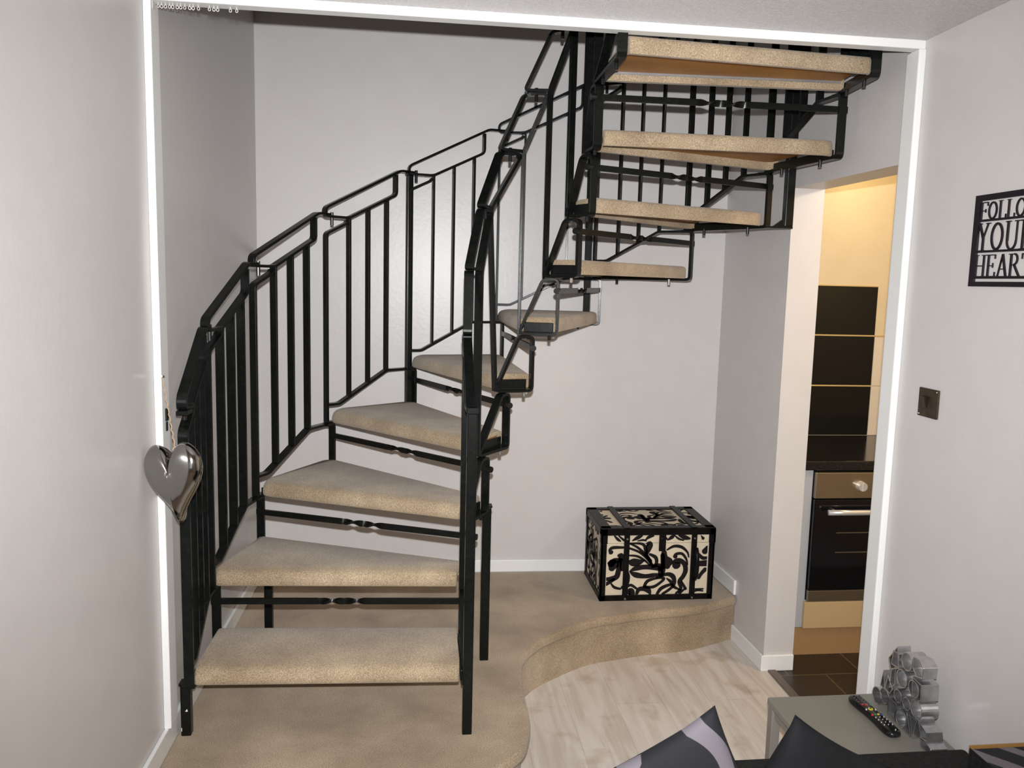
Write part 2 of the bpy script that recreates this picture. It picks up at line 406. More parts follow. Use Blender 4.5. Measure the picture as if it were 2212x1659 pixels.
# ------------------------------------------------------------ the spiral staircase
RISE = 0.21595
def Z(k): return H0 + k*RISE
OC = Vector((1.1447, 2.8516)); RO = 1.049
IC = Vector((1.127, 2.850)); RI = 0.213
ANG = {3: 163.9, 4: 138.8, 5: 115.3, 6: 92.0, 7: 66.8, 8: 42.9, 9: 20.6, 10: -3.5}
O = {1: Vector((0.057, 2.50)), 2: Vector((0.060, 2.772))}
I = {1: Vector((0.908, 2.462)), 2: Vector((0.908, 2.722))}
for k, a in ANG.items():
    a = radians(a)
    O[k] = OC + Vector((cos(a), sin(a)))*RO
    I[k] = IC + Vector((cos(a), sin(a)))*RI
I[3] = Vector((0.912, 2.785)); I[4] = Vector((0.955, 2.885)); I[5] = Vector((1.030, 3.030))
O[11] = Vector((2.168, 2.535)); I[11] = Vector((1.335, 2.468))
O[12] = Vector((2.16, 2.29)); I[12] = Vector((1.33, 2.24))
TD = {}
for k in range(1, 13):      # travel direction: perpendicular to the nosing line, going up the stair
    d = (O[k] - I[k]).normalized()
    TD[k] = Vector((d.y, -d.x))
TH = 0.046

stair = thing('spiral_staircase', (1.13, 2.85, H0), 'black steel open-riser spiral staircase with beige carpeted treads, rising round the alcove', 'staircase')
BLK = M['black']

def poly_fillet(P, rs, n=4):
    out = []; k = len(P)
    for i in range(k):
        p = Vector(P[i]); a = Vector(P[i-1]) - p; b = Vector(P[(i+1) % k]) - p; r = rs[i]
        if r <= 0: out.append(tuple(p)); continue
        p1 = p + a.normalized()*r; p2 = p + b.normalized()*r
        for j in range(n+1):
            t = j/n; q = p1*(1-t)**2 + p*2*t*(1-t) + p2*t*t; out.append(tuple(q))
    return out

RIN = {}; ROUT = {}
for k in range(1, 11):
    o_ = 0.03 if k < 8 else 0.012
    if k == 1: o_ = 0.05
    ROUT[k] = O[k+1] + TD[k+1]*o_
    RIN[k] = I[k+1] + TD[k+1]*0.052
ROUT[10] = O[11].copy(); RIN[10] = I[11].copy()

for k in range(1, 11):
    dF = (O[k]-I[k]).normalized(); dR = (ROUT[k]-RIN[k]).normalized()
    fo = O[k] - dF*0.012; fi = I[k] + dF*0.022; ro = ROUT[k] - dR*0.012; ri = RIN[k] + dR*0.022
    c = (fo+fi+ro+ri)/4
    rr = 0.040 if 3 <= k <= 9 else 0.010
    zb, zt2, zu = Z(k)-TH, Z(k)+0.007, Z(k)-0.012
    D0 = TD[k]; D1 = TD[min(k+1, 11)]
    def prof(fp, rp, e):
        """inverted-U section of the tread: carpet rolled over the nosing and the rear edge"""
        f = fp + D0*e; r = rp - D1*e; Lr = (rp-fp).length; q_ = min(1, Lr/0.2)
        A = [(0.026, zb), (0.005, zb), (0, zb+.006), (0, zt2-.034), (.003, zt2-.022), (.010, zt2-.011), (.022, zt2-.004), (.040, zt2)]
        B = [(.016, zt2), (.006, zt2-.004), (.001, zt2-.012), (0, zt2-.022), (0, zb+.006), (.004, zb), (.018, zb), (.018, zu)]
        out = [(f.x+D0.x*a_*q_, f.y+D0.y*a_*q_, z_) for a_, z_ in A] + [(r.x-D1.x*b_*q_, r.y-D1.y*b_*q_, z_) for b_, z_ in B]
        out.append((f.x+D0.x*.026*q_, f.y+D0.y*.026*q_, zu))
        return out
    st_ = []
    Wt = (fo-fi).length
    for s_ in ([0, .05, .2, .45, 1.0] if rr > .02 else [0, .3, 1.0]):
        e = rr*(1-math.sqrt(max(0, 1-(1-s_)**2))); u = s_*rr/Wt
        st_.append(prof(fo.lerp(fi, u), ro.lerp(ri, u), e))
    for s_ in (1.0, .4, 0):
        r2 = .008; e = r2*(1-math.sqrt(max(0, 1-(1-s_)**2))); u = 1-s_*r2/Wt
        st_.append(prof(fo.lerp(fi, u), ro.lerp(ri, u), e))
    mbt = MB(); NP = len(st_[0]); vs = [v for q_ in st_ for v in q_]; fs = []
    for i in range(len(st_)-1):
        for j in range(NP): fs.append((i*NP+j, i*NP+(j+1) % NP, (i+1)*NP+(j+1) % NP, (i+1)*NP+j))
    fs += [tuple(range(NP)), tuple(range((len(st_)-1)*NP, len(st_)*NP))[::-1]]
    tr = mbt.add(vs, fs).build('tread', M['carpet'], stair, loc=(c.x, c.y, Z(k)))
    for p_ in tr.data.polygons: p_.use_smooth = len(p_.vertices) == 4
    tr.data.set_sharp_from_angle(angle=radians(50))
    # plywood board up inside the tread, seen from below
    g = lambda fp, rp: (fp + D0*0.0262*min(1, (rp-fp).length/.2), rp - D1*0.0182*min(1, (rp-fp).length/.2))
    pa, pb = g(fo.lerp(fi, .01), ro.lerp(ri, .01)); pc, pd = g(fo.lerp(fi, .99), ro.lerp(ri, .99))
    MB().prism([tuple(pa), tuple(pc), tuple(pd), tuple(pb)], zu-0.005, zu-0.0005).build('underside_board', M['ply'], tr)
    if k == 10:
        MB().prism([tuple(pa), tuple(pc), tuple(pc+D0*.003), tuple(pa+D0*.003)], zu-0.013, zu-0.005).build('metal_strip', M['edge_strip'], tr)
    # steel bracket plates closing the two ends of the tread, with their bolts
    for (a, b, sgn) in ((I[k], RIN[k], 1), (O[k], ROUT[k], -1)):
        t = (b-a).normalized(); nn = Vector((-t.y, t.x))
        if nn.dot(c-a) < 0: nn = -nn
        L_ = (b-a).length
        off = 0.014 if sgn == 1 else 0.004
        ctr = (a+b)/2 + nn*off
        hl = L_/2 - (0.016 if sgn == 1 else 0.03)
        zc = Z(k)-TH+0.016 if sgn == 1 else Z(k)-TH+0.012
        MB().obb((ctr.x, ctr.y, zc), (t.x, t.y, 0), (nn.x, nn.y, 0), (0, 0, 1), hl, 0.004, 0.018 if sgn == 1 else 0.012).build('end_bracket', BLK, tr, bevel=.002)
        for u in (0.26, 0.80):
            p = a + t*L_*u + nn*(0.0 if sgn == 1 else 0.012)
            MB().cyl((p.x, p.y, Z(k)-TH-0.030), (p.x, p.y, Z(k)-TH-0.004), 0.0065, 10).build('bolt', M['boltzinc'] if k in (4, 5, 7) and u > .5 else M['blackbolt'], tr)

BW, BT = 0.030, 0.0105    # flat bar section
def frame(a, b):
    t = (b-a); L_ = t.length; t.normalize(); n = Vector((-t.y, t.x))
    return (lambda s, z: Vector((a.x + t.x*s, a.y + t.y*s, z))), (n.x, n.y, 0), L_

# inner side: frame between two treads and a slanting handrail loop carried on one long baluster
for k in range(1, 11):
    a, b = I[k], RIN[k]
    pt, n, L_ = frame(a, b)
    zb, zt = Z(k)-TH-0.008, Z(k+1)-TH-0.020
    t = (b-a).normalized(); s2 = max(0.03, (I[k+1]-a).dot(t) - 0.006)
    path = fillet([pt(0, zb), pt(L_, zb), pt(L_, zt), pt(s2, zt)], 0.018, 4, True)
    MB().strip(path, n, BW, BT, True).build('inner_tread_frame', BLK, stair, bevel=.001, seg=1, loc=pt(0, zb))
for k in range(1, 10):
    n0, n1 = Z(k)+0.82, Z(k+1)+0.82
    a, b = I[k], I[k+1]
    pt, n, L_ = frame(a, b)
    if L_ > 0.15: wlow = whigh = 0.085
    else: wlow = L_; whigh = L_*0.92
    if k >= 9: continue
    if k >= 3:
        d2 = (I[min(k+2, 11)] - b); wh = min(d2.length, .085)
        up_r = b + d2.normalized()*wh
    else:
        up_r = b + (b-a).normalized()*0.085
    lowr = b if L_ < 0.15 else a + (b-a).normalized()*0.085
    def q(p, z): return Vector((p.x, p.y, z))
    zl, zu = n0+0.006, n1-0.006
    nk1 = frame(I[k+1], I[k+2])[1] if (k+2) in I and k >= 2 else n
    lm = (q(a, zl) + q(lowr, zl))/2; um = (q(b, zu) + q(up_r, zu))/2
    left = fillet([lm, q(a, zl), q(b, zu), um], 0.016, 4)
    foot = q(b, Z(k+1)-TH-0.008)
    if k < 2: right = fillet([um, q(up_r, zu), q(lowr, zl), lm], 0.016, 4)
    else: right = fillet([um, q(up_r, zu), q(lowr, zl), foot], 0.02, 4)
    hl = MB().strip(left, n, BW, BT).build('inner_handrail_loop', BLK, stair, bevel=.001, seg=1, loc=q(a, zl))
    MB().strip(right, nk1, BW, BT).build('baluster', BLK, hl, bevel=.001, seg=1)
    if k >= 2: MB().strip([lm, q(lowr, zl)], nk1, BW, BT).build('rail_link', BLK, hl)
    MB().cyl((um.x, um.y, n1-0.034), (um.x, um.y, n1+0.016), 0.0065, 10).build('bolt', M['blackbolt'], hl)
    if k < 2: MB().strip([foot, q(b, n1)], (1, 0, 0), BW, BT).build('baluster', BLK, hl, bevel=.001, seg=1)
# balusters carrying on up past the ceiling edge
for k in (10, 11):
    MB().strip([(I[k].x, I[k].y, Z(k)-TH-0.008), (I[k].x, I[k].y, Z(k)+0.60)], (1, 0.1, 0), BW, BT).build('baluster', BLK, stair, bevel=.001, seg=1, loc=(I[k].x, I[k].y, Z(k)))

# outer side: balustrade panel for each tread
for k in range(1, 11):
    a = O[k]; b = O[k+1]
    pt, n, L_ = frame(a, b)
    zb, zt = Z(k)-TH-0.004, Z(k+1)-TH-0.010
    n0, n1 = Z(k)+0.82, Z(k+1)+0.82
    if k == 10: continue
    slope = (n1-(n0+0.035))/(0.87*L_)
    lz = lambda s: n0-0.07 + slope*s if s < .24*L_ else n0-0.002 + slope*(s-.24*L_)
    up = fillet([pt(.82*L_, n1-0.012), pt(.82*L_, lz(.82*L_)), pt(.26*L_, lz(.26*L_)), pt(.22*L_, n0), pt(-0.004, n0), pt(-0.004, n0+0.035), pt(.87*L_, n1+0.008), pt(1.06*L_, n1+0.008)], 0.016, 4)
    hr = MB().strip(up, n, BW, BT).build('outer_handrail', BLK, stair, bevel=.001, seg=1, loc=pt(0, n0))
    MB().cyl(pt(0.07*L_, n0-0.036), pt(0.07*L_, n0+0.018), 0.007, 10).build('bolt', M['blackbolt'], hr)
    low = fillet([pt(0, zb), pt(0, lz(0)), pt(.225*L_, lz(.225*L_)), pt(.24*L_, n0-0.012)], 0.014, 4)
    MB().strip(low, n, BW, BT).build('lower_rail', BLK, hr, bevel=.001, seg=1)
    def rz(s):
        u = s/L_
        if u < .14: return zb+0.078
        return zb+0.078 + (zt-zb-0.078)*min(1, (u-.14)/.57)
    for u in (.26, .485, .71):
        MB().strip([pt(u*L_, rz(u*L_)), pt(u*L_, lz(u*L_))], n, BW, BT*.9).build('baluster', BLK, hr, bevel=.001, seg=1)
    MB().strip(fillet([pt(0, zb+0.078), pt(.14*L_, zb+0.078), pt(.71*L_, zt), pt(1.0*L_, zt)], 0.012, 3), n, BW, BT).build('bottom_rail', BLK, hr, bevel=.001, seg=1)
    # side run under the tread and riser upright
    a2, b2 = O[k], ROUT[k]
    pt2, n2, L2 = frame(a2, b2)
    side = fillet([pt2(0, zb), pt2(L2, zb), pt2(L2, zt), pt2(L2-0.05, zt)], 0.016, 4)
    MB().strip(side, n2, BW, BT*1.15).build('outer_tread_frame', BLK, stair, bevel=.001, seg=1, loc=pt2(0, zb))
pt2, n2, L2 = frame(O[10], ROUT[10])
MB().strip(fillet([pt2(0, Z(10)-TH-.004), pt2(L2, Z(10)-TH-.004), pt2(L2, Z(10)+0.16)], .016, 4), n2, BW, BT*1.3).build('outer_tread_frame', BLK, stair, bevel=.001, seg=1, loc=pt2(0, Z(10)))
# the next panels up are mostly above the ceiling line
for k in (10,):
    pt, n, L_ = frame(O[10], O[11])
    for u in (0.02, .3, .6, .9):
        MB().strip([pt(u*L_, Z(10)+0.01), pt(u*L_, Z(10)+0.75)], n, BW, BT).build('baluster', BLK, stair, bevel=.001, seg=1, loc=pt(u*L_, Z(10)))

# riser bars with the decorative twist in the middle
for k in range(1, 10):
    a, b = ROUT[k], RIN[k]
    zc = Z(k) + (0.098 if k < 3 else 0.108)
    d = Vector((b.x-a.x, b.y-a.y, 0)); L_ = d.length; d.normalize()
    a3 = Vector((a.x, a.y, zc)) - d*0.018; L2 = L_ + 0.040
    side = Vector((-d.y, d.x, 0)); upv = Vector((0, 0, 1))
    vs = []; fs = []; N = 60; hw, ht = 0.0105, 0.0045
    tw0, tw1 = L2/2-0.085, L2/2+0.085
    ss = [0] + [tw0 + (tw1-tw0)*i/N for i in range(N+1)] + [L2]
    for s in ss:
        an = 2*pi*min(1, max(0, (s-tw0)/(tw1-tw0)))
        u_ = upv*cos(an) + side*sin(an); v_ = side*cos(an) - upv*sin(an); p = a3 + d*s
        vs += [p+u_*hw+v_*ht, p-u_*hw+v_*ht, p-u_*hw-v_*ht, p+u_*hw-v_*ht]
    for i in range(len(ss)-1):
        for j in range(4): fs.append((4*i+j, 4*i+(j+1) % 4, 4*i+4+(j+1) % 4, 4*i+4+j))
    e = 4*(len(ss)-1); fs += [(3,2,1,0), (e, e+1, e+2, e+3)]
    rb = MB().add(vs, fs).build('riser_bar', BLK, stair, loc=a3)
    pe = a3 + d*L2
    MB().cyl(pe - d*0.014, pe + d*0.006, 0.0115, 12).build('end_cap', M['blackbolt'], rb)

# posts standing on the platform, and poles fixed by the wall
def post(x, y, z0, z1, w_=0.031, name='support_post', cap=True, ang=0):
    ax = (cos(ang), sin(ang), 0); ay = (-sin(ang), cos(ang), 0)
    o = MB().obb((x, y, (z0+z1)/2), ax, ay, (0,0,1), w_/2, w_/2, (z1-z0)/2).build(name, BLK, stair, bevel=.003, seg=2, loc=(x, y, z0))
    if cap: MB().obb((x, y, z1+0.0035), ax, ay, (0,0,1), w_/2+.003, w_/2+.003, .0035).build('post_cap', BLK, o, bevel=.001)
    return o
p0 = post(0.040, 2.525, H0, 0.385, 0.030)
MB().box((.040, 2.5092, .300), (.047, 2.5098, .303)).box((.043, 2.5092, .303), (.046, 2.5098, .307)).box((.0265, 2.5092, .235), (.0285, 2.5098, .246)).build('paint_chip', M['white'], p0)
post(0.913, 2.466, H0, 1.250, 0.031, 'newel_post', False)
post(1.005, 2.975, H0, Z(3)-TH-0.004, 0.033)
post(0.172, 3.185, H0, Z(2)-TH-0.010, 0.031, cap=False)
def polar(ang, r): return OC.x + cos(radians(ang))*r, OC.y + sin(radians(ang))*r
x, y = polar(115.2, 1.052); post(x, y, Z(4)-TH, Z(5)+0.815, 0.027, 'wall_pole', True, radians(115))
mb = MB().cyl((x, y+0.01, 1.64), (x-.01, yb(x)-0.001, 1.64), 0.006, 10); mb.build('wall_fixing', M['boltzinc'], stair, loc=(x, y, 1.64))
x, y = polar(68.6, 1.060); post(x, y, Z(6)-0.012, Z(7)+0.82, 0.031, 'wall_pole', True, radians(68))
px_, py_ = 2.195, 3.165
o = post(px_, py_, Z(8)-TH-0.004, 2.60, 0.034, 'wall_pole', False)
fb = MB().box((2.10, 3.150, Z(8)-TH-0.012), (px_+0.017, 3.180, Z(8)-TH-0.004))
fb.add([(px_-0.016, 3.158, Z(8)-TH-.004), (px_-0.060, 3.158, Z(8)-TH-.004), (px_-0.016, 3.158, Z(8)-TH+0.028),
        (px_-0.016, 3.172, Z(8)-TH-.004), (px_-0.060, 3.172, Z(8)-TH-.004), (px_-0.016, 3.172, Z(8)-TH+0.028)],
       [(0,1,2), (5,4,3), (0,3,4,1), (1,4,5,2), (2,5,3,0)])
fb.build('foot_bracket', BLK, o)
# clamp at the head of the newel
nb = MB().obb((0.913, 2.466, 1.262), (1,0,0), (0,1,0), (0,0,1), .019, .022, .010); nb.build('newel_clamp', BLK, stair, bevel=.003, loc=(0.913, 2.466, 1.262))
# first handrail bracket at the front left
MB().obb((0.062, 2.50, 1.245), (1,0,0), (0,1,0), (0,0,1), .016, .03, .007).build('handrail_clamp', BLK, stair, bevel=.002, loc=(0.062, 2.5, 1.245))

# ------------------------------------------------------------ storage trunk
trunk = thing('storage_trunk', (1.83, 3.69, H0), 'black strapped storage trunk covered in cream cloth with black damask scrolls, on the carpeted platform', 'trunk')
TX0, TX1, TY0, TY1, TZ0, TZ1 = 1.575, 2.098, 3.512, 3.855, H0, H0+0.338
LID = TZ0 + 0.268
MB().box((TX0+.003, TY0+.003, TZ0+.002), (TX1-.003, TY1-.003, LID)).build('body', M['cream'], trunk)
lid = MB().box((TX0+.003, TY0+.003, LID+.002), (TX1-.003, TY1-.003, TZ1-.002)).build('lid', M['cream'], trunk)
eb = MB(); e_ = 0.004; bwd = 0.026
def edges(b, x0, x1, y0, y1, z0, z1, wd, bottom=True, top=True):
    zs = ([(z0, z0+wd)] if bottom else []) + ([(z1-wd, z1)] if top else [])
    for (za, zb_) in zs:
        b.box((x0-e_, y0-e_, za), (x1+e_, y0+.006, zb_)); b.box((x0-e_, y1-.006, za), (x1+e_, y1+e_, zb_))
        b.box((x0-e_, y0, za), (x0+.006, y1, zb_)); b.box((x1-.006, y0, za), (x1+e_, y1, zb_))
    for x in (x0-e_, x1-wd+e_):
        b.box((x, y0-e_, z0), (x+wd, y0+.006, z1)); b.box((x, y1-.006, z0), (x+wd, y1+e_, z1))
    for y in (y0-e_, y1-wd+e_):
        b.box((x0-e_, y, z0), (x0+.006, y+wd, z1)); b.box((x1-.006, y, z0), (x1+e_, y+wd, z1))
edges(eb, TX0, TX1, TY0, TY1, TZ0, LID-.001, bwd, True, False)
eb.build('edge_binding', M['leather'], trunk, bevel=.0015)
lb = MB(); edges(lb, TX0-.002, TX1+.002, TY0-.002, TY1+.002, LID+.001, TZ1, 0.030, False, True)
for (x0, x1, y0, y1) in ((TX0-.004, TX1+.004, TY0-.004, TY0+.036), (TX0-.004, TX1+.004, TY1-.036, TY1+.004), (TX0-.004, TX0+.042, TY0, TY1), (TX1-.042, TX1+.004, TY0, TY1)):
    lb.box((x0, y0, TZ1-.004), (x1, y1, TZ1+.003))
lb.build('lid_binding', M['leather'], lid, bevel=.0015)
def sx(px): return TX0 + (px-288)/(1600-288)*(TX1-TX0)
for cx_ in (sx(572), sx(1362)):
    s = MB()
    s.box((cx_-.013, TY0-.009, TZ0+.004), (cx_+.013, TY0-.001, TZ1+.004)); s.box((cx_-.014, TY0-.009, TZ1-.002), (cx_+.014, TY1+.006, TZ1+.007))
    s.box((cx_-.013, TY1-.001, TZ0+.004), (cx_+.013, TY1+.008, TZ1+.004))
    st = s.build('strap', M['leather'], trunk, bevel=.002)
    for zz in (TZ0+.012, TZ1-.045):
        MB().cyl((cx_, TY0-.013, zz), (cx_, TY0-.008, zz), .0045, 10).build('rivet', M['boltzinc'], st)
# bulged leather handle on the right strap
cx_ = sx(1385)
MB().tube([(cx_, TY0-.008, TZ0+.245), (cx_, TY0-.026, TZ0+.22), (cx_, TY0-.030, TZ0+.17), (cx_, TY0-.026, TZ0+.12), (cx_, TY0-.008, TZ0+.10)], .011, 10).build('front_handle', M['leather'], trunk, smooth=True)
MB().obb((sx(985), TY0-.008, LID+.006), (1,0,0), (0,1,0), (0,0,1), .016, .005, .040).cyl((sx(985), TY0-.016, LID+.02), (sx(985), TY0-.006, LID+.02), .012, 12).build('latch', M['leather'], trunk, bevel=.003)
MB().tube([(TX0-.004, TY0+.13, TZ0+.25), (TX0-.020, TY0+.14, TZ0+.235), (TX0-.022, TY0+.17, TZ0+.23), (TX0-.020, TY0+.20, TZ0+.235), (TX0-.004, TY0+.21, TZ0+.25)], .005, 8).build('side_handle', M['leather'], trunk, smooth=True)

# damask scrolls, drawn as thick strokes (x, y, width) in the units of the front panel
STR = [
 [(605,688,16),(700,735,22),(790,815,26),(850,890,26),(890,960,20)], [(610,745,20),(720,790,22),(810,860,24),(870,940,16)],
 [(610,830,16),(700,840,22),(790,890,20),(860,955,12)], [(600,900,20),(650,912,70),(720,912,60),(785,895,14)],
 [(610,688,14),(720,690,22),(775,710,28),(800,770,34),(815,830,26),(870,900,20)], [(800,690,10),(840,700,60),(830,760,50),(810,830,18)],
 [(620,1020,10),(690,985,44),(800,970,44),(930,980,50),(1000,1010,28)], [(620,1020,10),(690,1060,50),(800,1080,40),(900,1070,40),(980,1060,20)],
 [(850,820,24),(920,860,34),(930,930,30),(880,970,24),(960,950,34),(1015,1000,42),(1000,1085,24)], [(960,980,20),(985,1020,50),(980,1070,30)],
 [(940,1095,20),(1060,1060,34),(1130,1085,44),(1155,1150,36),(1150,1210,30),(1230,1250,14)], [(1060,1110,12),(1110,1150,30),(1130,1190,18)],
 [(800,1200,30),(840,1135,30),(950,1105,22),(1030,1110,26),(980,1165,26),(900,1210,28),(800,1205,22)],
 [(955,1295,26),(1000,1230,34),(1090,1190,28),(1140,1200,26),(1090,1250,26),(1020,1295,24)],
 [(1050,770,16),(1130,728,26),(1220,740,28),(1290,800,20),(1310,860,14)], [(1150,850,44),(1165,820,28),(1230,820,26),(1280,880,22),(1300,950,14)],
 [(1170,955,80),(1160,915,60),(1210,900,44),(1265,945,44),(1280,1020,44),(1255,1090,40),(1215,1150,40),(1235,1235,30),(1180,1290,20)],
 [(1015,800,50),(1025,860,60),(1055,920,110),(1060,965,60)], [(1000,830,40),(1010,980,40)],
 [(395,790,44),(380,760,26),(420,735,30),(540,735,22)], [(425,935,110),(410,980,60)], [(400,930,60),(440,890,50),(520,880,30)],
 [(500,900,40),(490,1000,46),(470,1080,50),(400,1105,44),(345,1105,30)], [(350,1165,36),(400,1140,30),(440,1110,30)], [(410,1160,14),(450,1205,26),(520,1225,20)],
 [(490,830,36),(520,850,60),(530,1000,30)], [(590,1010,20),(600,1080,44),(590,1170,40),(540,1210,30)],
 [(585,1215,20),(640,1182,26),(710,1225,20)], [(610,1275,30),(640,1260,70),(665,1290,50)], [(715,1285,30),(740,1235,40),(800,1230,44),(850,1250,50),(875,1295,20)],
 [(1430,830,26),(1475,872,34),(1530,872,26)], [(1500,795,60),(1525,740,24)], [(1430,940,50),(1530,935,60)], [(1440,1110,34),(1470,1060,34),(1515,1010,40)],
 [(1370,1245,14),(1500,1245,16)], [(1370,1285,20),(1430,1262,18),(1500,1270,14)], [(1240,1150,16),(1290,1240,30)], [(1220,1290,30),(1270,1250,20)],
 [(430,600,14),(470,640,26),(500,660,14)], [(480,600,14),(540,650,22)], [(640,655,12),(700,622,36),(750,600,16)], [(790,650,12),(830,615,30),(880,600,22)],
 [(1050,655,12),(1100,620,36),(1130,600,12)], [(1130,598,10),(1180,640,20),(1240,660,12)], [(1180,600,14),(1250,625,44),(1310,640,20)], [(1000,610,26),(1040,640,20)],
 [(700,660,10),(760,650,20),(800,660,12)], [(1440,600,4),(1470,640,30)],
]
def ribbon(mb, S, mp, seg=5):
    pts = catmull([tuple(map(float, p)) for p in S], seg)
    P = [Vector((p[0], p[1])) for p in pts]; W = [max(5, p[2]*1.3) for p in pts]
    L_ = []; R_ = []
    for i in range(len(P)):
        t = (P[min(i+1, len(P)-1)] - P[max(i-1, 0)])
        if t.length < 1e-6: t = Vector((1, 0))
        t.normalize(); n = Vector((-t.y, t.x))
        L_.append(P[i]+n*W[i]/2); R_.append(P[i]-n*W[i]/2)
    # rounded ends
    def cap(c, t, wd, sgn):
        n = Vector((-t.y, t.x)); return [c + t*sgn*wd/2*sin(a)*0.9 + n*wd/2*cos(a) for a in (pi*0.25, pi*0.5, pi*0.75)]
    t0 = (P[1]-P[0]).normalized(); t1 = (P[-1]-P[-2]).normalized()
    o = len(mb.v); k = len(P)
    for a, b in zip(L_, R_): mb.v.append(mp(a)); mb.v.append(mp(b))
    for i in range(k-1): mb.f.append((o+2*i, o+2*i+1, o+2*i+3, o+2*i+2))
    for c, t, wd, sgn, i in ((P[0], t0, W[0], -1, 0), (P[-1], t1, W[-1], 1, k-1)):
        cc = cap(c, t, wd, sgn); o2 = len(mb.v)
        for q_ in cc: mb.v.append(mp(q_))
        mb.f.append((o+2*i, o2, o2+1, o2+2, o+2*i+1))
def clampx(v, a, b): return max(a, min(b, v))
def front_map(p):
    x = sx(clampx(p.x, 350, 1530)); z = TZ0 + (1365-clampx(p.y, 585, 1300))/(1365-515)*(TZ1-TZ0)
    return (x, TY0 + .0005, z)
pat = MB()
for S in STR:
    ribbon(pat, S, front_map)
pat.build('damask_scrolls', M['flock'], trunk)
pat = MB()
def side_map(p):
    y = TY1 - .02 - (clampx(p.x, 350, 1530)-350)/1180*(TY1-TY0-.05); z = TZ0 + (1365-clampx(p.y, 585, 1300))/(850)*(TZ1-TZ0)
    return (TX0 + .0005, y, z)
for S in STR: ribbon(pat, S, side_map)
pat.build('damask_scrolls', M['flock'], trunk)
pat = MB()
def top_map(p):
    x = TX1 - (sx(clampx(p.x, 350, 1530))-TX0); y = TY0 + .035 + (1300-clampx(p.y, 585, 1300))/715*(TY1-TY0-.07)
    return (x, y, TZ1 - .0015)
for S in STR: ribbon(pat, S, top_map)
pat.build('damask_scrolls', M['flock'], lid)

# ------------------------------------------------------------ metal heart hanging from the trim
heart = thing('hanging_heart', (0.089, 2.30, 1.08), 'polished metal heart hanging on a twine loop from the white trim at the left wall', 'ornament')
def heart2(t):
    x = 16*sin(t)**3; y = 13*cos(t) - 5*cos(2*t) - 2*cos(3*t) - cos(4*t)
    return x/16.0*0.0865, (y+2.2)/14.5*0.112
hm = MB(); NT, NR = 96, 16; vs = []
ca, sa = cos(radians(9)), sin(radians(9))
for side in (-1, 1):
    base = len(vs)
    for ir in range(NR+1):
        r = ir/NR
        for it in range(NT):
            t = 2*pi*it/NT; x, z = heart2(t)
            cx0, cz0 = 0.0, -0.004
            X_ = cx0 + (x-cx0)*r; Z_ = cz0 + (z-cz0)*r
            dd = 0.034*(1-r**3.6)**0.55
            dd += 0.005*max(0, 1-abs(X_)/0.022)*(1-r)**.6*(1 if Z_ < 0.03 else 0.2)
            xx = X_*ca - Z_*sa*0.0; zz = Z_
            xr_ = xx*ca - zz*sa; zr_ = xx*sa + zz*ca
            vs.append((xr_, side*dd, zr_))
fs = []
for s_ in (0, 1):
    b0 = s_*(NR+1)*NT
    for ir in range(NR):
        for it in range(NT):
            fs.append((b0+ir*NT+it, b0+ir*NT+(it+1) % NT, b0+(ir+1)*NT+(it+1) % NT, b0+(ir+1)*NT+it))
yaw_h = radians(-16)
vs = [(0.092 + v[0]*cos(yaw_h) - v[1]*sin(yaw_h), 2.30 + v[0]*sin(yaw_h) + v[1]*cos(yaw_h), 1.082 + v[2]) for v in vs]
hb = hm.add(vs, fs).build('heart_shell', M['chrome'], heart, smooth=True)
bm = bmesh.new(); bm.from_mesh(hb.data); bmesh.ops.remove_doubles(bm, verts=bm.verts, dist=1e-5); bmesh.ops.recalc_face_normals(bm, faces=bm.faces); bm.to_mesh(hb.data); bm.free()
tw = MB(); tp = []
for i in range(40):
    t = i/39; c = Vector((0.089, 2.31, 1.172)).lerp(Vector((0.026, 2.424, 1.356)), t)
    tp.append(c + Vector((cos(t*60)*.0015, 0, sin(t*60)*.0015)))
tw.tube(tp, 0.0016, 6)
tw.tube([(0.089+.006*cos(a), 2.31, 1.172+.006*sin(a)) for a in [2*pi*i/12 for i in range(12)]], .0016, 6, True)
tw.build('twine_loop', M['twine'], heart)
MB().cyl((0.026, 2.434, 1.358), (0.026, 2.415, 1.361), .0035, 8).build('pin', M['boltzinc'], heart)
ct = thing('catch_plate', (0.024, 2.465, 1.235), 'small black metal catch on the side of the left white trim, beside the twine', 'catch')
MB().box((0.0212, 2.455, 1.225), (0.026, 2.472, 1.262)).box((0.0212, 2.458, 1.195), (0.0245, 2.470, 1.222)).build('plate', M['blackbolt'], ct, bevel=.001)
MB().cyl((0.026, 2.463, 1.252), (0.030, 2.463, 1.252), .004, 8).build('screw', M['blackbolt'], ct)

